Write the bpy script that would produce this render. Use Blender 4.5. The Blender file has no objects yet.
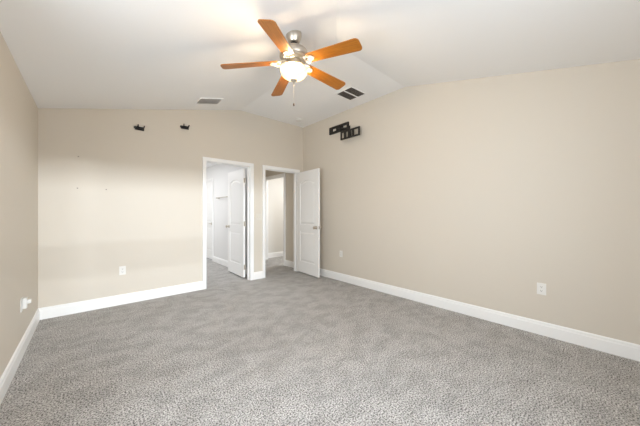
import bpy, bmesh, math, random
from mathutils import Vector, Matrix
C = bpy.context.scene.collection
S = bpy.context.scene
PI = math.pi
R = math.radians

# ------------------------------------------------------------------ camera
CAM_H = 1.23
cam_d = bpy.data.cameras.new('camera')
cam_d.sensor_width = 36.0
cam_d.lens = 259.0 / 640.0 * 36.0
cam_d.clip_start = 0.02
cam = bpy.data.objects.new('camera', cam_d)
C.objects.link(cam)
cam.location = (0, 0, CAM_H)
cam.rotation_euler = (R(90), 0, R(-41.7))
S.camera = cam

# ------------------------------------------------------------------ world, exposure
S.view_settings.view_transform = 'Standard'
S.view_settings.look = 'None'
S.view_settings.gamma = 1.0
S.view_settings.use_curve_mapping = False
S.view_settings.exposure = 0.44
S.cycles.diffuse_bounces = 10; S.cycles.max_bounces = 14
w = bpy.data.worlds.new('sky')
S.world = w
w.use_nodes = True
bg = w.node_tree.nodes['Background']
bg.inputs[0].default_value = (0.75, 0.87, 1.0, 1)
bg.inputs[1].default_value = 1.0

# ------------------------------------------------------------------ large lights
def area(name, loc, rot, sx, sy, power, col):
    d = bpy.data.lights.new(name, 'AREA')
    d.shape = 'RECTANGLE'; d.size = sx; d.size_y = sy
    d.energy = power; d.color = col
    o = bpy.data.objects.new(name, d); C.objects.link(o)
    o.location = loc; o.rotation_euler = rot
    return o
# daylight through the two windows behind the photographer
area('sky_daylight', (1.0, -8.0, 2.93), (R(86), 0, 0), 6.0, 0.62, 1750, (0.84, 0.92, 1.0))
area('window_daylight', (0.95, -0.75, 1.55), (R(90), 0, 0), 1.4, 1.4, 36, (0.86, 0.93, 1.0))
area('window_daylight', (-0.73, 1.0, 1.55), (R(90), 0, R(-90)), 1.4, 1.4, 58, (0.86, 0.93, 1.0))
# unseen fill panels added to brighten the rooms behind the doors
area('bath_fill', (1.1, 6.6, 2.40), (0, 0, 0), 1.2, 2.0, 24, (0.97, 0.98, 1.0))
area('side_room_fill', (4.3, 5.2, 2.38), (0, 0, 0), 1.2, 1.0, 19, (0.97, 0.985, 1.0))
area('hall_fill', (2.85, 5.4, 2.40), (0, 0, 0), 0.25, 0.25, 0.8, (1.0, 0.93, 0.82))

# ------------------------------------------------------------------ materials
def mat(name, col, rough=0.5, metal=0.0, **kw):
    m = bpy.data.materials.new(name); m.use_nodes = True
    b = m.node_tree.nodes['Principled BSDF']
    b.inputs['Base Color'].default_value = (*col, 1)
    b.inputs['Roughness'].default_value = rough
    b.inputs['Metallic'].default_value = metal
    for k, v in kw.items():
        b.inputs[k].default_value = v
    return m

def node(m, t, **props):
    n = m.node_tree.nodes.new(t)
    for k, v in props.items(): setattr(n, k, v)
    return n

def bumpy(m, scale, strength, dist, detail=3.0, coord='Object'):
    nt = m.node_tree; b = nt.nodes['Principled BSDF']
    tc = node(m, 'ShaderNodeTexCoord'); nz = node(m, 'ShaderNodeTexNoise')
    nz.inputs['Scale'].default_value = scale; nz.inputs['Detail'].default_value = detail
    bp = node(m, 'ShaderNodeBump')
    bp.inputs['Strength'].default_value = strength; bp.inputs['Distance'].default_value = dist
    nt.links.new(tc.outputs[coord], nz.inputs['Vector'])
    nt.links.new(nz.outputs['Fac'], bp.inputs['Height'])
    nt.links.new(bp.outputs['Normal'], b.inputs['Normal'])
    return nz

WALL = (0.63, 0.574, 0.492)
m_wall = mat('beige_wall_paint', WALL, 0.62); bumpy(m_wall, 90, 0.12, 0.002)
m_ceil = mat('white_ceiling_paint', (0.865, 0.86, 0.855), 0.8); bumpy(m_ceil, 40, 0.15, 0.003)
m_white = mat('white_room_paint', (0.75, 0.745, 0.735), 0.6); bumpy(m_white, 90, 0.1, 0.002)
m_cream = mat('cream_room_paint', (0.70, 0.675, 0.63), 0.6); bumpy(m_cream, 90, 0.1, 0.002)
m_trim = mat('white_trim_paint', (0.86, 0.855, 0.84), 0.35); bumpy(m_trim, 30, 0.03, 0.001)
m_door = mat('white_door_paint', (0.84, 0.83, 0.81), 0.38); bumpy(m_door, 60, 0.04, 0.001)
m_plate = mat('white_plastic', (0.77, 0.755, 0.72), 0.35); bumpy(m_plate, 200, 0.02, 0.0005)
m_almond = mat('almond_plastic', (0.64, 0.60, 0.53), 0.35); bumpy(m_almond, 200, 0.02, 0.0005)
m_slot = mat('dark_slot', (0.05, 0.045, 0.04), 0.7); bumpy(m_slot, 200, 0.02, 0.0005)
m_nickel = mat('brushed_nickel', (0.56, 0.51, 0.44), 0.34, 1.0); bumpy(m_nickel, 300, 0.05, 0.0005)
m_black = mat('black_steel', (0.009, 0.007, 0.005), 0.6); bumpy(m_black, 150, 0.05, 0.0005)
m_grille = mat('grille_metal', (0.30, 0.262, 0.235), 0.55); bumpy(m_grille, 150, 0.05, 0.0005)
m_regis = mat('register_metal', (0.72, 0.69, 0.65), 0.5); bumpy(m_regis, 150, 0.05, 0.0005)
m_duct = mat('dark_duct', (0.11, 0.098, 0.088), 0.9); bumpy(m_duct, 50, 0.1, 0.001)
m_fob = mat('walnut_fob', (0.10, 0.055, 0.03), 0.4); bumpy(m_fob, 100, 0.05, 0.0005)

# carpet
m_carpet = mat('grey_carpet', (0.3, 0.3, 0.3), 0.95)
nt = m_carpet.node_tree; b = nt.nodes['Principled BSDF']
b.inputs['Specular IOR Level'].default_value = 0.1
tc = node(m_carpet, 'ShaderNodeTexCoord')
n1 = node(m_carpet, 'ShaderNodeTexNoise'); n1.inputs['Scale'].default_value = 105; n1.inputs['Detail'].default_value = 3; n1.inputs['Roughness'].default_value = 0.6
n2 = node(m_carpet, 'ShaderNodeTexNoise'); n2.inputs['Scale'].default_value = 5.2; n2.inputs['Detail'].default_value = 6; n2.inputs['Distortion'].default_value = 0.4; n2.inputs['Roughness'].default_value = 0.62
vo = node(m_carpet, 'ShaderNodeTexVoronoi'); vo.inputs['Scale'].default_value = 120
for n in (n1, vo): nt.links.new(tc.outputs['Object'], n.inputs['Vector'])
br = node(m_carpet, 'ShaderNodeMapping'); br.inputs['Rotation'].default_value = (0, 0, R(35)); br.inputs['Scale'].default_value = (0.9, 1.25, 1.0)
nt.links.new(tc.outputs['Object'], br.inputs['Vector']); nt.links.new(br.outputs['Vector'], n2.inputs['Vector'])
r1 = node(m_carpet, 'ShaderNodeValToRGB')
r1.color_ramp.elements[0].position = 0.37; r1.color_ramp.elements[0].color = (0.130, 0.122, 0.115, 1)
r1.color_ramp.elements[1].position = 0.60; r1.color_ramp.elements[1].color = (0.77, 0.75, 0.725, 1)
nt.links.new(n1.outputs['Fac'], r1.inputs['Fac'])
r2 = node(m_carpet, 'ShaderNodeValToRGB')
r2.color_ramp.elements[0].position = 0.40; r2.color_ramp.elements[0].color = (0.82, 0.815, 0.81, 1)
r2.color_ramp.elements[1].position = 0.58; r2.color_ramp.elements[1].color = (1.0, 1.0, 1.0, 1)
nt.links.new(n2.outputs['Fac'], r2.inputs['Fac'])
mx = node(m_carpet, 'ShaderNodeMix', data_type='RGBA', blend_type='MULTIPLY'); mx.inputs['Factor'].default_value = 1
nt.links.new(r1.outputs['Color'], mx.inputs[6]); nt.links.new(r2.outputs['Color'], mx.inputs[7])
nt.links.new(mx.outputs[2], b.inputs['Base Color'])
ad = node(m_carpet, 'ShaderNodeMath', operation='SUBTRACT')
nt.links.new(n1.outputs['Fac'], ad.inputs[0]); nt.links.new(vo.outputs['Distance'], ad.inputs[1])
bp = node(m_carpet, 'ShaderNodeBump'); bp.inputs['Strength'].default_value = 0.75; bp.inputs['Distance'].default_value = 0.008
nt.links.new(ad.outputs[0], bp.inputs['Height']); nt.links.new(bp.outputs['Normal'], b.inputs['Normal'])

# blade wood
m_wood = mat('honey_oak_blade', (0.5, 0.2, 0.04), 0.32)
nt = m_wood.node_tree; b = nt.nodes['Principled BSDF']
tc = node(m_wood, 'ShaderNodeTexCoord'); mp = node(m_wood, 'ShaderNodeMapping'); mp.inputs['Scale'].default_value = (3, 45, 45)
nz = node(m_wood, 'ShaderNodeTexNoise'); nz.inputs['Scale'].default_value = 2.0; nz.inputs['Detail'].default_value = 6
rp = node(m_wood, 'ShaderNodeValToRGB')
rp.color_ramp.elements[0].position = 0.3; rp.color_ramp.elements[0].color = (0.28, 0.088, 0.004, 1)
rp.color_ramp.elements[1].position = 0.7; rp.color_ramp.elements[1].color = (0.42, 0.150, 0.009, 1)
nt.links.new(tc.outputs['Object'], mp.inputs['Vector']); nt.links.new(mp.outputs['Vector'], nz.inputs['Vector'])
nt.links.new(nz.outputs['Fac'], rp.inputs['Fac']); nt.links.new(rp.outputs['Color'], b.inputs['Base Color'])

# lit glass bowl: emits, and lets part of the bulbs' light through
m_bowl = bpy.data.materials.new('lit_frosted_glass'); m_bowl.use_nodes = True
nt = m_bowl.node_tree; nt.nodes.clear()
out = nt.nodes.new('ShaderNodeOutputMaterial')
em = nt.nodes.new('ShaderNodeEmission'); em.inputs['Strength'].default_value = 0.32
nzb = nt.nodes.new('ShaderNodeTexNoise'); nzb.inputs['Scale'].default_value = 14; nzb.inputs['Detail'].default_value = 3
rb = nt.nodes.new('ShaderNodeValToRGB')
rb.color_ramp.elements[0].position = 0.3; rb.color_ramp.elements[0].color = (0.93, 0.78, 0.56, 1)
rb.color_ramp.elements[1].position = 0.7; rb.color_ramp.elements[1].color = (1.0, 0.90, 0.74, 1)
tcb = nt.nodes.new('ShaderNodeTexCoord')
nt.links.new(tcb.outputs['Object'], nzb.inputs['Vector']); nt.links.new(nzb.outputs['Fac'], rb.inputs['Fac']); nt.links.new(rb.outputs['Color'], em.inputs['Color'])
tr = nt.nodes.new('ShaderNodeBsdfTranslucent'); tr.inputs['Color'].default_value = (0.042, 0.036, 0.028, 1)
gl = nt.nodes.new('ShaderNodeBsdfGlossy'); gl.inputs['Roughness'].default_value = 0.25
mg = nt.nodes.new('ShaderNodeMixShader'); mg.inputs[0].default_value = 0.06
nt.links.new(tr.outputs[0], mg.inputs[1]); nt.links.new(gl.outputs[0], mg.inputs[2])
adb = nt.nodes.new('ShaderNodeAddShader')
tpb = nt.nodes.new('ShaderNodeBsdfTransparent'); tpb.inputs['Color'].default_value = (0.92, 0.86, 0.74, 1)
mt = nt.nodes.new('ShaderNodeMixShader'); mt.inputs[0].default_value = 0.55
nt.links.new(mg.outputs[0], mt.inputs[1]); nt.links.new(tpb.outputs[0], mt.inputs[2])
nt.links.new(mt.outputs[0], adb.inputs[0]); nt.links.new(em.outputs[0], adb.inputs[1])
nt.links.new(adb.outputs[0], out.inputs['Surface'])
# window pane
m_pane = bpy.data.materials.new('window_glass'); m_pane.use_nodes = True
nt = m_pane.node_tree; nt.nodes.clear()
out = nt.nodes.new('ShaderNodeOutputMaterial'); tp = nt.nodes.new('ShaderNodeBsdfTransparent'); gp = nt.nodes.new('ShaderNodeBsdfGlossy')
gp.inputs['Roughness'].default_value = 0.02
mp_ = nt.nodes.new('ShaderNodeMixShader'); mp_.inputs[0].default_value = 0.05
nt.links.new(tp.outputs[0], mp_.inputs[1]); nt.links.new(gp.outputs[0], mp_.inputs[2]); nt.links.new(mp_.outputs[0], out.inputs['Surface'])

# ------------------------------------------------------------------ mesh helpers
def box(bm, lo, hi, bev=0.0):
    x0, y0, z0 = lo; x1, y1, z1 = hi
    vs = [bm.verts.new(p) for p in ((x0,y0,z0),(x1,y0,z0),(x1,y1,z0),(x0,y1,z0),(x0,y0,z1),(x1,y0,z1),(x1,y1,z1),(x0,y1,z1))]
    fs = [bm.faces.new([vs[i] for i in f]) for f in ((0,3,2,1),(4,5,6,7),(0,1,5,4),(1,2,6,5),(2,3,7,6),(3,0,4,7))]
    if bev:
        es = list({e for f in fs for e in f.edges})
        bmesh.ops.bevel(bm, geom=es, offset=bev, segments=2, affect='EDGES', profile=0.7)
def prism(bm, pts, lo, hi, axis='y'):
    """extrude a 2-D outline; axis y: pts are (x,z); z: (x,y); x: (y,z)"""
    def P(p, t):
        return {'y': (p[0], t, p[1]), 'z': (p[0], p[1], t), 'x': (t, p[0], p[1])}[axis]
    a = [bm.verts.new(P(p, lo)) for p in pts]; bb = [bm.verts.new(P(p, hi)) for p in pts]
    n = len(pts)
    bm.faces.new(a); bm.faces.new(bb[::-1])
    for i in range(n):
        bm.faces.new((a[i], bb[i], bb[(i+1) % n], a[(i+1) % n]))
def lathe(bm, prof, seg=32, origin=(0,0,0), M=None):
    """profile of (radius, height) revolved about z; radius 0 closes"""
    rings = []
    o = Vector(origin)
    def T(v):
        v = Vector(v)
        return (M @ v if M else v) + o
    for r, z in prof:
        if r < 1e-6: rings.append([bm.verts.new(T((0,0,z)))])
        else: rings.append([bm.verts.new(T((r*math.cos(2*PI*k/seg), r*math.sin(2*PI*k/seg), z))) for k in range(seg)])
    for a, c in zip(rings[:-1], rings[1:]):
        for k in range(seg):
            k2 = (k+1) % seg
            if len(a) == 1 and len(c) == 1: continue
            if len(a) == 1: bm.faces.new((a[0], c[k], c[k2]))
            elif len(c) == 1: bm.faces.new((a[k], a[k2], c[0]))
            else: bm.faces.new((a[k], a[k2], c[k2], c[k]))
def tube(bm, pts, rad, seg=10):
    pts = [Vector(p) for p in pts]; rings = []
    up = Vector((0, 0, 1))
    for i, p in enumerate(pts):
        t = (pts[min(i+1, len(pts)-1)] - pts[max(i-1, 0)]).normalized()
        u = t.cross(up)
        if u.length < 1e-3: u = t.cross(Vector((1, 0, 0)))
        u.normalize(); v = t.cross(u)
        rr = rad[i] if isinstance(rad, (list, tuple)) else rad
        rings.append([bm.verts.new(p + rr*(math.cos(2*PI*k/seg)*u + math.sin(2*PI*k/seg)*v)) for k in range(seg)])
    for a, c in zip(rings[:-1], rings[1:]):
        for k in range(seg): bm.faces.new((a[k], a[(k+1) % seg], c[(k+1) % seg], c[k]))
    bm.faces.new(rings[0][::-1]); bm.faces.new(rings[-1])
def obj(name, bm, m, parent=None, loc=None, rot=None, smooth=None, bevel=0.0):
    bmesh.ops.recalc_face_normals(bm, faces=bm.faces)
    me = bpy.data.meshes.new(name); bm.to_mesh(me); bm.free()
    me.materials.append(m)
    if smooth is not None:
        for p in me.polygons: p.use_smooth = True
        me.set_sharp_from_angle(angle=R(smooth))
    o = bpy.data.objects.new(name, me); C.objects.link(o)
    if parent: o.parent = parent
    if loc: o.location = loc
    if rot: o.rotation_euler = rot
    if bevel:
        md = o.modifiers.new('bevel', 'BEVEL'); md.width = bevel; md.segments = 2; md.limit_method = 'ANGLE'
    return o
def tag(o, label, cat=None, group=None, kind=None):
    o['label'] = label
    if cat: o['category'] = cat
    if group: o['group'] = group
    if kind: o['kind'] = kind
    return o
def struct(name, bm, m, label, **kw):
    o = obj(name, bm, m, **kw); o['kind'] = 'structure'; o['label'] = label
    return o
def thing(name, label, cat, loc, rot=(0,0,0), group=None):
    o = bpy.data.objects.new(name, None); C.objects.link(o)
    o.empty_display_size = 0.05
    o.location = loc; o.rotation_euler = rot
    return tag(o, label, cat, group)
def B(): return bmesh.new()

# ------------------------------------------------------------------ the room shell
XL, XR, YF, YB = -0.44, 3.415, -0.46, 4.38
XC, YC, ZC = 2.0, 1.98, 3.055          # where the sloped ceiling meets its flat part
ZW = 2.434                             # low eave height of the slopes
SL = (ZC - ZW) / (XC - XL)
TH = 0.12
def zc(x): return ZW + SL*(min(x, XC) - XL)
def zy(y): return ZW + SL*(min(y, YC) - YF)

D1 = (1.425, 2.195, 2.075)             # clear openings in the back wall: x0, x1, top
D2 = (2.505, 3.255, 2.075)
def wall_x(bm, x0, x1, z0, y0, y1, f):
    xs = [x0] + ([XC] if x0 < XC < x1 else []) + [x1]
    pts = [(x0, z0), (x1, z0)] + [(x, f(x)) for x in reversed(xs)]
    prism(bm, pts, y0, y1, 'y')
JT = 0.02                              # jamb thickness
bm = B()
wall_x(bm, XL, D1[0]-JT, 0, YB, YB+TH, zc)
wall_x(bm, D1[1]+JT, D2[0]-JT, 0, YB, YB+TH, zc)
wall_x(bm, D2[1]+JT, XR, 0, YB, YB+TH, zc)
wall_x(bm, D1[0]-JT, D1[1]+JT, D1[2]+JT, YB, YB+TH, zc)
wall_x(bm, D2[0]-JT, D2[1]+JT, D2[2]+JT, YB, YB+TH, zc)
struct('wall_back', bm, m_wall, 'beige painted back wall with two door openings')
bm = B()
for y0, y1, z0, z1 in ((YF-TH, 0.30, 0, ZW), (1.70, YB+TH, 0, ZW), (0.30, 1.70, 0, 0.85), (0.30, 1.70, 2.25, ZW)): box(bm, (XL-TH, y0, z0), (XL, y1, z1))
struct('wall_left', bm, m_wall, 'beige painted low wall at the left edge of the room')
bm = B()
prism(bm, [(YF-TH, 0), (YB+TH, 0), (YB+TH, ZC), (YC, ZC), (YF, ZW), (YF-TH, ZW)], XR, XR+TH, 'x')
struct('wall_right', bm, m_wall, 'long beige painted wall on the right of the room')
# front wall (behind the photographer) with two windows
WZ0, WZ1 = 0.85, 2.25
WX = ((0.25, 1.65),)
WLY = (0.30, 1.70)                     # window in the left wall, beside the photographer
bm = B()
edges = [XL, WX[0][0], WX[0][1], XR]
for a, c in ((0, 1), (2, 3)): box(bm, (edges[a], YF-TH, 0), (edges[c], YF, ZW))
for a, c in WX:
    box(bm, (a, YF-TH, 0), (c, YF, WZ0)); box(bm, (a, YF-TH, WZ1), (c, YF, ZW))
struct('wall_front', bm, m_wall, 'beige wall with a window behind the camera')
def window(name, label, a, c, f):
    """frame and pane over a..c of a wall; f swaps the axes for the left wall"""
    bm = B()
    for lo, hi in (((a, WZ0), (a+.045, WZ1)), ((c-.045, WZ0), (c, WZ1)), ((a+.045, WZ0), (c-.045, WZ0+.045)), ((a+.045, WZ1-.045), (c-.045, WZ1)), ((a+.045, 1.53), (c-.045, 1.57))):
        f(bm, lo[0], hi[0], .02, .06, lo[1], hi[1])
    wn = struct(name, bm, m_trim, label)
    bm = B(); f(bm, a+.045, c-.045, .036, .040, WZ0+.045, WZ1-.045)
    obj('pane', bm, m_pane, wn)
window('window_1', 'white single hung window in the wall behind the camera', *WX[0], lambda bm, a, c, d0, d1, z0, z1: box(bm, (a, YF-TH+d0, z0), (c, YF-TH+d1, z1)))
window('window_2', 'white single hung window in the left wall beside the camera', *WLY, lambda bm, a, c, d0, d1, z0, z1: box(bm, (XL-TH+d0, a, z0), (XL-TH+d1, c, z1)))

# ceiling: a left slope, a front slope and the flat part in the far right corner
def slab(bm, pts, t=0.1):
    a = [bm.verts.new(p) for p in pts]; c = [bm.verts.new((p[0], p[1], p[2]+t)) for p in pts]
    n = len(pts); bm.faces.new(a[::-1]); bm.faces.new(c)
    for i in range(n): bm.faces.new((a[i], a[(i+1) % n], c[(i+1) % n], c[i]))
bm = B()
pA, pB, pC, pD = (XL, YF, ZW), (XL, YB, ZW), (XC, YB, ZC), (XC, YC, ZC)
pE, pF, pG = (XR, YC, ZC), (XR, YB, ZC), (XR, YF, ZW)
slab(bm, [pA, pB, pC, pD]); slab(bm, [pD, pC, pF, pE]); slab(bm, [pA, pD, pE, pG])
struct('ceiling', bm, m_ceil, 'white vaulted ceiling with two slopes and a flat part')
# carpeted floor, running through both door openings
bm = B(); box(bm, (XL-TH, YF-TH, -0.06), (5.3, 8.3, 0))
struct('floor', bm, m_carpet, 'grey textured wall to wall carpet')

# ---- the rooms beyond the doors
Y2 = YB + TH
BX0, BX1, BY1, HZ = 0.45, 2.365, 8.0, 2.44
D3 = (6.80, 7.56, 2.06)                # door in the bath's right wall (y0, y1, top)
bm = B()
for y0, y1, z0 in ((Y2, D3[0]-JT, 0), (D3[1]+JT, BY1, 0), (D3[0]-JT, D3[1]+JT, D3[2]+JT)):
    box(bm, (BX1, y0, z0), (BX1+0.05, y1, HZ))
struct('wall_bath_right', bm, m_white, 'white side wall seen through the left doorway')
bm = B(); box(bm, (BX0-TH, BY1, 0), (BX1+0.05, BY1+TH, HZ)); struct('wall_bath_far', bm, m_white, 'white far wall of the room behind the left doorway')
bm = B(); box(bm, (BX0-TH, Y2, 0), (BX0, BY1, HZ)); struct('wall_bath_left', bm, m_white, 'white left wall of the room behind the left doorway')
bm = B(); box(bm, (BX0-TH, Y2, HZ), (BX1+0.05, BY1+TH, HZ+.08)); struct('ceiling_bath', bm, m_ceil, 'white ceiling of the room behind the left doorway')
bm = B(); box(bm, (BX0, Y2+.0005, 0), (D1[0]-JT-.001, Y2+.012, HZ)); box(bm, (D1[1]+JT+.001, Y2+.0005, 0), (BX1, Y2+.012, HZ)); box(bm, (D1[0]-JT-.001, Y2+.0005, D1[2]+JT+.001), (D1[1]+JT+.001, Y2+.012, HZ))
struct('wall_bath_near', bm, m_white, 'white inner face of the wall around the left doorway')
HX0, HX1, HY1 = BX1+0.05, XR+0.01, 6.22
OP = (5.12, 6.06, 2.10)                # opening in the hall's right wall
bm = B(); box(bm, (HX0, Y2, 0), (HX0+0.05, HY1, HZ)); struct('wall_hall_left', bm, m_wall, 'beige left wall of the hall')
bm = B()
for y0, y1, z0 in ((Y2, OP[0]-JT, 0), (OP[1]+JT, HY1, 0), (OP[0]-JT, OP[1]+JT, OP[2]+JT)): box(bm, (HX1, y0, z0), (HX1+TH, y1, HZ))
struct('wall_hall_right', bm, m_wall, 'beige wall just behind the right doorway')
bm = B(); box(bm, (HX0, HY1, 0), (5.3, HY1+TH, HZ)); struct('wall_hall_far', bm, m_cream, 'bright beige wall at the far end of the hall')
bm = B(); box(bm, (HX1+TH, Y2-.04, 0), (5.3, Y2+.06, HZ)); struct('wall_side_near', bm, m_cream, 'beige near wall of the room off the hall')
bm = B(); box(bm, (5.2, Y2+.06, 0), (5.3, HY1, HZ)); struct('wall_side_right', bm, m_cream, 'beige right wall of the room off the hall')
bm = B(); box(bm, (HX0, Y2, HZ), (5.3, HY1+TH, HZ+.08)); struct('ceiling_hall', bm, m_ceil, 'white ceiling of the hall')

# ------------------------------------------------------------------ baseboards
BH, BT = 0.135, 0.016
PROF = [(0, 0), (BT, 0), (BT, BH-.035), (BT-.004, BH-.028), (BT-.005, BH-.012), (BT-.010, BH-.004), (0, BH)]
def base_run(bm, p0, p1, nrm):
    """skirting from p0 to p1 (x,y) standing out along nrm"""
    n = len(PROF)
    a = [bm.verts.new((p0[0]+nrm[0]*d, p0[1]+nrm[1]*d, z)) for d, z in PROF]
    c = [bm.verts.new((p1[0]+nrm[0]*d, p1[1]+nrm[1]*d, z)) for d, z in PROF]
    bm.faces.new(a); bm.faces.new(c[::-1])
    for i in range(n): bm.faces.new((a[i], c[i], c[(i+1) % n], a[(i+1) % n]))
CW, CT = 0.060, 0.017                  # casing width and thickness
bm = B()
base_run(bm, (XL, YB), (D1[0]-CW, YB), (0, -1)); base_run(bm, (D1[1]+CW, YB), (D2[0]-CW, YB), (0, -1)); base_run(bm, (D2[1]+CW, YB), (XR, YB), (0, -1))
struct('baseboard_back', bm, m_trim, 'white baseboard along the back wall')
bm = B(); base_run(bm, (XL, YF), (XL, YB), (1, 0)); struct('baseboard_left', bm, m_trim, 'white baseboard along the left wall')
bm = B(); base_run(bm, (XR, YF), (XR, YB), (-1, 0)); struct('baseboard_right', bm, m_trim, 'white baseboard along the right wall')
bm = B(); base_run(bm, (BX1, Y2+.012), (BX1, D3[0]-CW), (-1, 0)); base_run(bm, (BX1, D3[1]+CW), (BX1, BY1), (-1, 0)); struct('baseboard_bath', bm, m_trim, 'white baseboard seen through the left doorway')
bm = B(); base_run(bm, (HX1, Y2), (HX1, OP[0]-CW), (-1, 0)); base_run(bm, (HX0+.05, HY1), (HX1-.001, HY1), (0, -1)); base_run(bm, (HX1+TH, HY1), (5.2, HY1), (0, -1))
struct('baseboard_hall', bm, m_trim, 'white baseboard in the hall behind the right doorway')

# ------------------------------------------------------------------ door casings and jambs
def casing(name, o, y_face, y_back, label, axis='y', face_n=-1, both=False):
    """o = (a0, a1, top) opening; face_n: side on which the casing stands out"""
    bm = B(); a0, a1, t = o
    def bx(lo, hi, bev=0.0):
        if axis == 'y': box(bm, (lo[0], lo[1], lo[2]), (hi[0], hi[1], hi[2]), bev)
        else: box(bm, (lo[1], lo[0], lo[2]), (hi[1], hi[0], hi[2]), bev)
    lo_d, hi_d = min(y_face, y_back), max(y_face, y_back)
    bx((a0-JT, lo_d, 0), (a0, hi_d, t)); bx((a1, lo_d, 0), (a1+JT, hi_d, t)); bx((a0-JT, lo_d, t), (a1+JT, hi_d, t+JT))
    # stop bead
    mid = (lo_d+hi_d)/2
    bx((a0, mid-.006, 0), (a0+.011, mid+.024, t)); bx((a1-.011, mid-.006, 0), (a1, mid+.024, t)); bx((a0+.011, mid-.006, t-.011), (a1-.011, mid+.024, t))
    faces = [(y_face, face_n)] + ([(y_back, -face_n)] if both else [])
    for yf, fn in faces:
        for w0, w1, th in ((0.006, CW, CT), (0.006, 0.020, CT-.006)):
            if th < CT: continue
            y0, y1 = (yf, yf+fn*th) if fn > 0 else (yf+fn*th, yf)
            bx((a0-w1, y0, 0), (a0-w0, y1, t+w1), 0.004); bx((a1+w0, y0, 0), (a1+w1, y1, t+w1), 0.004); bx((a0-w0, y0, t+w0), (a1+w0, y1, t+w1), 0.004)
            # back band: a thicker outer edge
            e0, e1 = (yf, yf+fn*(th+.005)) if fn > 0 else (yf+fn*(th+.005), yf)
            bx((a0-w1-.002, e0, 0), (a0-w1+.014, e1, t+w1+.002), 0.003); bx((a1+w1-.014, e0, 0), (a1+w1+.002, e1, t+w1+.002), 0.003); bx((a0-w1+.014, e0, t+w1-.014), (a1+w1-.014, e1, t+w1+.002), 0.003)
    return struct(name, bm, m_trim, label)
casing('trim_1', D1, YB, Y2+.012, 'white casing and jamb around the left doorway')
casing('trim_2', D2, YB, Y2, 'white casing and jamb around the right doorway')
casing('trim_3', D3, BX1, BX1+.05, 'white casing of the door inside the left room', axis='x')
casing('trim_4', OP, HX1, HX1+TH, 'white casing of the opening at the end of the hall', axis='x', both=True)

# ------------------------------------------------------------------ doors (slab along local +x from the hinge, thickness in y)
DW, DH, DT = 0.755, 2.062, 0.035
def arch_pts(x0, x1, z, rise, n=12):
    xc = (x0+x1)/2; h = (x1-x0)/2
    return [(x0+(x1-x0)*k/n, z + rise*math.cos((x0+(x1-x0)*k/n-xc)/h*PI/2)) for k in range(n+1)]
def make_door(name, label, W, loc, rotz, handle, hinges=True):
    z0 = 0.030; st = 0.115
    bm = B(); h = DT/2; rec = 0.009
    box(bm, (0.02, -h+rec, z0+.02), (W-.02, h-rec, DH-.02))                     # core
    top_z, rise = 1.83, 0.055
    lock0, lock1, bot = 0.86, 1.00, 0.255
    box(bm, (0, -h, z0), (st, h, DH)); box(bm, (W-st, -h, z0), (W, h, DH))
    box(bm, (st, -h, z0), (W-st, h, bot)); box(bm, (st, -h, lock0), (W-st, h, lock1))
    ap = arch_pts(st, W-st, top_z, rise)
    prism(bm, ap + [(W-st, DH), (st, DH)], -h, h, 'y')
    root = obj(name, bm, m_door, loc=loc, rot=(0, 0, rotz))
    root['kind'] = 'structure'; root['label'] = label
    def field(outline_out, outline_in):
        bm = B()
        for sgn in (-1, 1):
            y_lo, y_hi = sgn*(h-rec), sgn*(h-.002)
            a = [bm.verts.new((p[0], y_lo, p[1])) for p in outline_out]; c = [bm.verts.new((p[0], y_hi, p[1])) for p in outline_in]
            n = len(a)
            bm.faces.new(c); bm.faces.new(a[::-1])
            for i in range(n): bm.faces.new((a[i], a[(i+1) % n], c[(i+1) % n], c[i]))
        return bm
    g, k = 0.020, 0.045
    up = lambda d: [(st+d, lock1+d), (W-st-d, lock1+d)] + list(reversed(arch_pts(st+d, W-st-d, top_z-d, rise)))
    dn = lambda d: [(st+d, bot+d), (W-st-d, bot+d), (W-st-d, lock0-d), (st+d, lock0-d)]
    obj('raised_panel', field(up(g), up(k)), m_door, root); obj('raised_panel', field(dn(g), dn(k)), m_door, root)
    # handle
    hz, hx = 0.955, W-0.065
    kn = B()
    for sgn in (-1, 1):
        M = Matrix.Rotation(-sgn*PI/2, 4, 'X')
        if handle == 'knob':
            lathe(kn, [(0, 0), (.032, 0), (.032, .004), (.028, .009), (.013, .012), (.011, .030), (.017, .034), (.0265, .043), (.029, .053), (.026, .062), (.016, .068), (0, .069)], 24, (hx, sgn*h, hz), M.to_3x3())
        else:
            lathe(kn, [(0, 0), (.032, 0), (.032, .004), (.028, .009), (.011, .012), (.010, .045), (0, .046)], 24, (hx, sgn*h, hz), M.to_3x3())
            tube(kn, [(hx, sgn*(h+.040), hz), (hx-.03, sgn*(h+.045), hz), (hx-.075, sgn*(h+.046), hz+.002), (hx-.115, sgn*(h+.041), hz-.002)], [.010, .009, .008, .007])
    obj('door_%s' % handle, kn, m_nickel, root, smooth=40)['label'] = 'brushed nickel door %s' % handle
    bm = B(); box(bm, (W-.0005, -.011, hz-.028), (W+.0015, .011, hz+.028)); obj('latch_plate', bm, m_nickel, root)
    if hinges:
        for z in (0.22, 1.03, 1.84):
            bm = B()
            lathe(bm, [(0, 0), (.0065, 0), (.0065, .089), (.004, .094), (0, .095)], 12, (-.006, hinges*(h+.004), z-.045))
            box(bm, (-.012, hinges*(h-.03) if hinges > 0 else -h, z-.044), (-.0005, h if hinges > 0 else -(h-.03), z+.044))
            obj('hinge', bm, m_nickel, root)['label'] = 'brushed nickel hinge'
    return root
# left doorway: leaf swung into the room beyond, hinged at the right jamb
make_door('door_1', 'white arched two panel door swung open into the room behind the left doorway', DW, (D1[1]-.036, Y2+.046, 0), R(89.0), 'knob', hinges=-1)
# right doorway: leaf swung into the bedroom towards the right wall
make_door('door_2', 'white two panel door standing open into the bedroom near the right wall', 0.735, (D2[1]-.006, YB-.040, 0), R(-94.5), 'knob', hinges=1)
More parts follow.
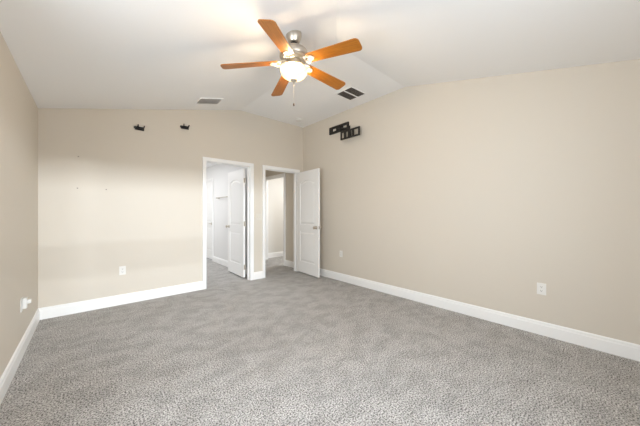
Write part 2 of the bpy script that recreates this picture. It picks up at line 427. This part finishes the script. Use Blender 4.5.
# closed door far inside the left room (in the wall x = BX1)
d3 = make_door('door_3', 'white closed door with a lever deep inside the left doorway', D3[1]-D3[0]-.006, (BX1+.022, D3[1]-.003, 0), R(-90), 'lever', hinges=0)

# ------------------------------------------------------------------ towel bar in the left room
t = thing('towel_bar', 'small nickel towel bar on the white wall seen through the left doorway', 'towel bar', (BX1, 6.04, 1.595))
for yy in (-.31, .31):
    bm = B(); lathe(bm, [(0, 0), (.026, 0), (.026, .006), (.016, .012), (.011, .020), (.011, .058), (.015, .064), (.013, .072), (0, .074)], 20, (0, yy, 0), Matrix.Rotation(-PI/2, 3, 'Y'))
    obj('mount_post', bm, m_nickel, t, smooth=40)
bm = B(); tube(bm, [(-.060, -.305, 0), (-.060, .305, 0)], .0085, 14); obj('bar', bm, m_nickel, t, smooth=50)

# ------------------------------------------------------------------ outlets and switch (plate in the local xz plane, front at -y)
def plate_bm(w, h):
    bm = B(); box(bm, (-w/2, -.006, -h/2), (w/2, 0, h/2), .003); return bm
def outlet(label, loc, rotz):
    t = thing('wall_outlet', label, 'outlet', loc, (0, 0, rotz), 'duplex wall outlets')
    obj('cover_plate', plate_bm(.072, .116), m_plate, t)
    for s in (-1, 1):
        bm = B(); pts = []
        for k in range(24):
            a = 2*PI*k/24; pts.append((.0165*math.cos(a), max(-.0125, min(.0125, .0165*math.sin(a))) + s*.0195))
        pts2 = []
        for p in pts:
            if not pts2 or (abs(p[0]-pts2[-1][0])+abs(p[1]-pts2[-1][1])) > 1e-5: pts2.append(p)
        prism(bm, pts2, -.0085, -.005, 'y')
        f = obj('receptacle', bm, m_plate, t)
        bm = B()
        box(bm, (-.0075, -.0092, s*.0195+.000), (-.0050, -.0080, s*.0195+.009)); box(bm, (.0050, -.0092, s*.0195+.001), (.0075, -.0080, s*.0195+.008))
        lathe(bm, [(0, 0), (.0028, 0), (.0028, .0012), (0, .0012)], 10, (0, -.0080, s*.0195-.006), Matrix.Rotation(PI/2, 3, 'X'))
        obj('slots', bm, m_slot, f)
    bm = B(); lathe(bm, [(0, 0), (.0035, 0), (.003, .0015), (0, .002)], 12, (0, -.006, 0), Matrix.Rotation(PI/2, 3, 'X'))
    obj('screw', bm, m_plate, t)
    return t
outlet('white duplex outlet low on the back wall left of the doorways', (0.335, YB, 0.455), 0)
outlet('white duplex outlet low on the right wall near the right edge of the photo', (XR, 0.465, 0.463), R(-90))
outlet('white duplex outlet low on the right wall beside the open door', (XR, 3.255, 0.490), R(-90))
outlet('white duplex outlet low on the left wall with an adapter plugged in', (XL, 3.395, 0.435), R(90))
# adapter plugged into the left wall's outlet
t = thing('plug_adapter', 'white plug adapter sticking out of the outlet on the left wall', 'adapter', (XL+.0095, 3.395, 0.452))
bm = B(); box(bm, (0, -.026, -.050), (.026, .026, .040), .006); obj('body', bm, m_plate, t)
bm = B(); box(bm, (.0262, -.016, -.012), (.050, .016, .022), .006); obj('light_head', bm, m_plate, t)
# double toggle switch between the doors
t = thing('light_switch', 'off white double switch plate on the wall between the two doorways', 'switch', (2.368, YB, 1.155))
obj('cover_plate', plate_bm(.116, .116), m_almond, t)
for s in (-1, 1):
    bm = B(); prism(bm, [(-.006, -.010), (-.006, .010), (-.019, .0085), (-.021, .004)], s*.023-.005, s*.023+.005, 'x'); obj('toggle', bm, m_almond, t)
    for zz in (-.030, .030):
        bm = B(); lathe(bm, [(0, 0), (.0035, 0), (.003, .0015), (0, .002)], 10, (s*.023, -.006, zz), Matrix.Rotation(PI/2, 3, 'X'))
        obj('screw', bm, m_almond, t)

# ------------------------------------------------------------------ nails left in the back wall
for x, z, lab in ((-0.108, 1.535, 'small bare nail in the back wall, the lower of two one above the other'), (0.165, 1.535, 'small bare nail in the back wall, the one farthest from the left wall'), (-0.100, 1.925, 'small bare nail in the back wall, the highest of the three')):
    bm = B(); lathe(bm, [(0, 0), (.004, 0), (.004, .018), (.0075, .019), (.0075, .022), (0, .023)], 12, (0, 0, 0), Matrix.Rotation(PI/2, 3, 'X'))
    o = obj('nail', bm, m_grille, loc=(x, YB, z)); tag(o, lab, 'nail', 'nails in the back wall')

# ------------------------------------------------------------------ two black brackets high on the back wall
def bracket(loc, flip, label):
    t = thing('wall_bracket', label, 'bracket', loc, (0, flip, 0), 'black speaker brackets')
    bm = B(); box(bm, (-.055, -.010, -.028), (.055, 0, .020), .002); box(bm, (-.066, -.010, -.012), (-.050, 0, .016), .002)
    obj('back_plate', bm, m_black, t)
    bm = B()
    tube(bm, [(-.022, -.004, .006), (-.022, -.035, .010), (-.022, -.050, .020), (-.022, -.052, .038)], [.009, .009, .008, .007])
    obj('hook', bm, m_black, t, smooth=50)
    bm = B()
    tube(bm, [(.045, -.004, .004), (.045, -.035, .008), (.048, -.050, .018), (.050, -.052, .034)], [.009, .009, .008, .007])
    obj('hook', bm, m_black, t, smooth=50)
    bm = B(); box(bm, (-.024, -.048, -.012), (.047, -.030, .012), .003); obj('cross_bar', bm, m_black, t)
bracket((0.524, YB, 2.412), 0.03, 'small black bracket high on the back wall, the left of the pair')
bracket((1.102, YB, 2.553), -0.03, 'small black bracket high on the back wall, the right of the pair')

# ------------------------------------------------------------------ TV mount on the right wall
def slotted(bm, y0, y1, z0, z1, x0, x1, slots, rim):
    """plate in the yz plane with rectangular slots (y ranges)"""
    box(bm, (x0, y0, z0), (x1, y1, z0+rim)); box(bm, (x0, y0, z1-rim), (x1, y1, z1))
    ys = [y0] + [v for s in slots for v in s] + [y1]
    for i in range(0, len(ys), 2): box(bm, (x0, ys[i], z0+rim), (x1, ys[i+1], z1-rim))
t = thing('television_mount', 'black articulated television mount high on the right wall', 'TV mount', (XR, 3.2, 2.75))
def Lp(bm): bmesh.ops.translate(bm, vec=(-XR, -3.2, -2.75), verts=bm.verts); return bm
bm = B(); slotted(bm, 3.06, 3.54, 2.705, 2.835, XR-.028, XR, ((3.10, 3.20), (3.36, 3.465)), .040)
obj('wall_plate', Lp(bm), m_black, t)
bm = B(); slotted(bm, 2.735, 3.165, 2.510, 2.655, XR-.115, XR-.095, ((2.765, 2.860), (2.895, 2.930), (2.990, 3.040), (3.085, 3.140)), .024)
obj('screen_plate', Lp(bm), m_black, t)
bm = B(); tube(bm, [(XR-.030, 3.28, 2.765), (XR-.060, 3.20, 2.735), (XR-.062, 3.02, 2.705)], .015, 12); box(bm, (XR-.046, 3.24, 2.715), (XR-.028, 3.32, 2.825), .004)
obj('folding_arm', Lp(bm), m_black, t)
bm = B(); tube(bm, [(XR-.062, 3.00, 2.735), (XR-.062, 3.00, 2.620)], .017, 12); tube(bm, [(XR-.062, 3.00, 2.640), (XR-.090, 2.97, 2.620), (XR-.096, 2.96, 2.600)], .016, 12)
box(bm, (XR-.094, 2.935, 2.535), (XR-.084, 2.985, 2.650), .003)
obj('tilt_joint', Lp(bm), m_black, t)

# ------------------------------------------------------------------ return grille on the flat ceiling
gx, gy = 2.987, 2.645
t = thing('return_air_grille', 'square dark two panel return air grille in the flat part of the ceiling', 'air vent', (gx, gy, ZC))
gw, gh = .158, .150
bm = B()
for lo, hi in (((-gw-.018, -gh-.018), (gw+.018, -gh)), ((-gw-.018, gh), (gw+.018, gh+.018)), ((-gw-.018, -gh), (-gw, gh)), ((gw, -gh), (gw+.018, gh)), ((-gw, -.010), (gw, .010))):
    box(bm, (lo[0], lo[1], -.008), (hi[0], hi[1], 0))
obj('frame', bm, m_ceil, t)
bm = B(); box(bm, (-gw, -gh, -.0015), (gw, gh, -.0002)); obj('filter_backing', bm, m_duct, t)
for s in (-1, 1):
    bm = B()
    for k in range(9):
        y = s*(.010 + (k+.5)*(gh-.010)/9)
        prism(bm, [(y-.006, -.0075), (y-.005, -.0078), (y+.005, -.0022), (y+.004, -.0018)], -gw, gw, 'x')
    obj('louvers', bm, m_grille, t)

# ------------------------------------------------------------------ supply register on the left slope
pitch = math.atan(SL)
sx, sy = 1.315, 3.925
t = thing('supply_register', 'white rectangular supply register on the ceiling slope above the back wall', 'air vent', (sx, sy, zc(sx)), (0, -pitch, 0))
rw, rh = .150, .095
bm = B()
for lo, hi in (((-rw-.022, -rh-.022), (rw+.022, -rh)), ((-rw-.022, rh), (rw+.022, rh+.022)), ((-rw-.022, -rh), (-rw, rh)), ((rw, -rh), (rw+.022, rh))):
    box(bm, (lo[0], lo[1], -.010), (hi[0], hi[1], 0), .002)
obj('frame', bm, m_ceil, t)
bm = B(); box(bm, (-rw, -rh, -.0015), (rw, rh, -.0002)); obj('duct_opening', bm, m_duct, t)
bm = B()
for k in range(6):
    y = -rh + (k+.5)*2*rh/6
    prism(bm, [(y-.013, -.022), (y-.010, -.023), (y+.004, -.012), (y+.012, -.002), (y+.009, -.002), (y+.001, -.0125)], -rw, rw, 'x')
obj('curved_blades', bm, m_regis, t)

# ------------------------------------------------------------------ smoke detector
t = thing('smoke_detector', 'round white smoke detector on the ceiling near the far right corner', 'smoke detector', (3.03, 4.015, ZC))
bm = B(); lathe(bm, [(0, 0), (.068, 0), (.070, -.006), (.066, -.012), (0, -.012)], 32); obj('base', bm, m_plate, t, smooth=40)
bm = B(); lathe(bm, [(0, -.0121), (.060, -.0121), (.060, -.026), (.052, -.036), (.030, -.040), (.026, -.037), (.016, -.037), (.012, -.041), (0, -.042)], 32); obj('cover', bm, m_plate, t, smooth=40)

# ------------------------------------------------------------------ ceiling fan
FX, FY = 1.438, 1.984
FZ = zc(FX)
fan = thing('ceiling_fan', 'five blade ceiling fan with honey wood blades and a lit glass bowl', 'ceiling fan', (FX, FY, FZ))
def z_(z): return z - FZ
bm = B()
# canopy: top cut to the slope
seg = 32; prof = [(.072, None), (.072, z_(2.888)), (.067, z_(2.872)), (.052, z_(2.832)), (.046, z_(2.826)), (.018, z_(2.825))]
rings = []
for r, z in prof:
    rings.append([bm.verts.new((r*math.cos(2*PI*k/seg), r*math.sin(2*PI*k/seg), (SL*r*math.cos(2*PI*k/seg) if z is None else z))) for k in range(seg)])
for a, c in zip(rings[:-1], rings[1:]):
    for k in range(seg): bm.faces.new((a[k], a[(k+1) % seg], c[(k+1) % seg], c[k]))
obj('canopy', bm, m_nickel, fan, smooth=50)
bm = B(); tube(bm, [(0, 0, z_(2.875)), (0, 0, z_(2.785))], .0125, 16); lathe(bm, [(0, z_(2.832)), (.03, z_(2.832)), (.034, z_(2.822)), (.020, z_(2.808)), (0, z_(2.808))], 24)
obj('downrod', bm, m_black, fan, smooth=50)
bm = B(); lathe(bm, [(0, z_(2.786)), (.030, z_(2.786)), (.036, z_(2.777)), (.085, z_(2.768)), (.116, z_(2.757)), (.130, z_(2.742)), (.134, z_(2.724)), (.134, z_(2.696)), (.128, z_(2.685)), (.120, z_(2.680)), (.118, z_(2.670)), (.095, z_(2.662)), (0, z_(2.660))], 48)
obj('motor_housing', bm, m_nickel, fan, smooth=35)
bm = B(); lathe(bm, [(0, z_(2.660)), (.068, z_(2.660)), (.074, z_(2.650)), (.074, z_(2.612)), (.080, z_(2.602)), (.098, z_(2.600)), (.098, z_(2.592)), (.020, z_(2.588)), (.010, z_(2.580)), (.008, z_(2.489)), (0, z_(2.489))], 32)
obj('switch_housing', bm, m_nickel, fan, smooth=40)
# the bowl
BZ = 2.586
outp = [(.127, 0), (.130, -.006), (.129, -.022), (.122, -.044), (.107, -.066), (.083, -.083), (.054, -.093), (.027, -.097), (.010, -.098)]
bm = B(); lathe(bm, [(r, z_(BZ)+z) for r, z in outp] + [(max(r-.004, .006), z_(BZ)+z+.004) for r, z in reversed(outp)] + [(.127, z_(BZ))], 48)
bowl = obj('glass_bowl', bm, m_bowl, fan, smooth=60)
bowl['label'] = 'glowing cream glass light bowl'
bm = B(); lathe(bm, [(0, z_(2.488)), (.028, z_(2.488)), (.031, z_(2.481)), (.025, z_(2.470)), (.010, z_(2.462)), (.008, z_(2.452)), (0, z_(2.450))], 24)
obj('finial', bm, m_nickel, fan, smooth=40)
# bowl arms holding the glass from the switch housing
for k in range(3):
    a = 2*PI*k/3 + .5
    bm = B(); tube(bm, [(.068*math.cos(a), .068*math.sin(a), z_(2.604)), (.11*math.cos(a), .11*math.sin(a), z_(2.596)), (.126*math.cos(a), .126*math.sin(a), z_(2.587))], .004, 8)
    obj('bowl_arm', bm, m_nickel, fan)
# pull chain and fob
bm = B(); tube(bm, [(0, 0, z_(2.451)), (0, 0, z_(2.268))], .0012, 6)
for k in range(34):
    lathe(bm, [(0, -.0024), (.0017, -.0017), (.0024, 0), (.0017, .0017), (0, .0024)], 6, (0, 0, z_(2.449 - k*.0053)))
ch = obj('pull_chain', bm, m_nickel, fan)
bm = B(); lathe(bm, [(0, z_(2.268)), (.003, z_(2.266)), (.007, z_(2.256)), (.0085, z_(2.246)), (.006, z_(2.238)), (0, z_(2.236))], 14)
obj('chain_fob', bm, m_fob, ch, smooth=60)
# blades and their irons
BLZ = 2.650; DROOP = 4.9; R0, R1 = .150, .665
def blade_bm():
    o = []
    def rc(cx, cy, r, a0, a1, n=7): return [(cx+r*math.cos(R(a0+(a1-a0)*k/n)), cy+r*math.sin(R(a0+(a1-a0)*k/n))) for k in range(n+1)]
    w0, w1 = .054, .069
    o += rc(R1-.035, -w1+.035, .035, -90, 0); o += rc(R1-.035, w1-.035, .035, 0, 90)
    o += rc(R0+.018, w0-.018, .018, 90, 180); o += rc(R0+.018, -w0+.018, .018, 180, 270)
    bm = B(); prism(bm, o, 0, .0065, 'z'); return bm
def iron_bm():
    bm = B()
    # mounting foot under the motor, two scrolled arms, and the leaf that carries the blade
    box(bm, (.070, -.022, .012), (.125, .022, .019), .002)
    for s in (-1, 1):
        pts = []
        for k in range(15):
            u = k/14
            pts.append((.112+.105*u, s*(.012+.034*math.sin(u*PI*1.0)+.010*u), .012-.018*u-.012*math.sin(u*PI)))
        tube(bm, pts, [.0075-.002*abs(2*k/14-1) for k in range(15)], 8)
        # inner curl
        pts = [(.150+.018*math.cos(a*.55)*(1-a/14), s*(.020+.018*math.sin(a*.55)*(1-a/14)), -.010) for a in range(0, 12)]
        tube(bm, pts, .0045, 8)
    leaf = [(.190, -.022), (.215, -.040), (.245, -.036), (.262, -.015), (.275, 0), (.262, .015), (.245, .036), (.215, .040), (.190, .022)]
    prism(bm, leaf, -.0075, -.0005, 'z')
    for x, y in ((.215, -.024), (.215, .024), (.250, 0)):
        lathe(bm, [(0, 0), (.006, 0), (.005, .003), (0, .0035)], 10, (x, y, -.0075), Matrix.Rotation(PI, 3, 'X'))
    for v in bm.verts: v.co.x = .085 + (v.co.x-.085)*.74; v.co.y *= .85
    return bm
m_iron = mat('antique_silver_iron', (0.68, 0.62, 0.52), 0.45, 0.4); bumpy(m_iron, 120, 0.15, 0.001)
blade0 = iron0 = None
for k in range(5):
    a = R(-71.7 + 72*k)
    if blade0 is None:
        blade0 = obj('blade', blade_bm(), m_wood, fan); iron0 = obj('blade_iron', iron_bm(), m_iron, fan, smooth=50)
        bl, ir = blade0, iron0
    else:
        bl = blade0.copy(); C.objects.link(bl); ir = iron0.copy(); C.objects.link(ir)
    for o in (bl, ir):
        o.parent = fan
        o.rotation_mode = 'XYZ'
        o.location = (0, 0, z_(BLZ))
        o.rotation_euler = (Matrix.Rotation(R(-3.2), 3, 'Y') @ Matrix.Rotation(a, 3, 'Z') @ Matrix.Rotation(R(DROOP), 3, 'Y') @ Matrix.Rotation(R(-12 if o is bl else -6), 3, 'X')).to_euler()
# the bulbs inside the bowl
for k in range(3):
    a = 2*PI*k/3 - .55
    d = bpy.data.lights.new('bulb', 'POINT'); d.energy = 14; d.color = (1.0, 0.77, 0.50); d.shadow_soft_size = .030
    o = bpy.data.objects.new('bulb', d); C.objects.link(o); o.parent = fan
    o.location = (.060*math.cos(a), .060*math.sin(a), z_(2.562))
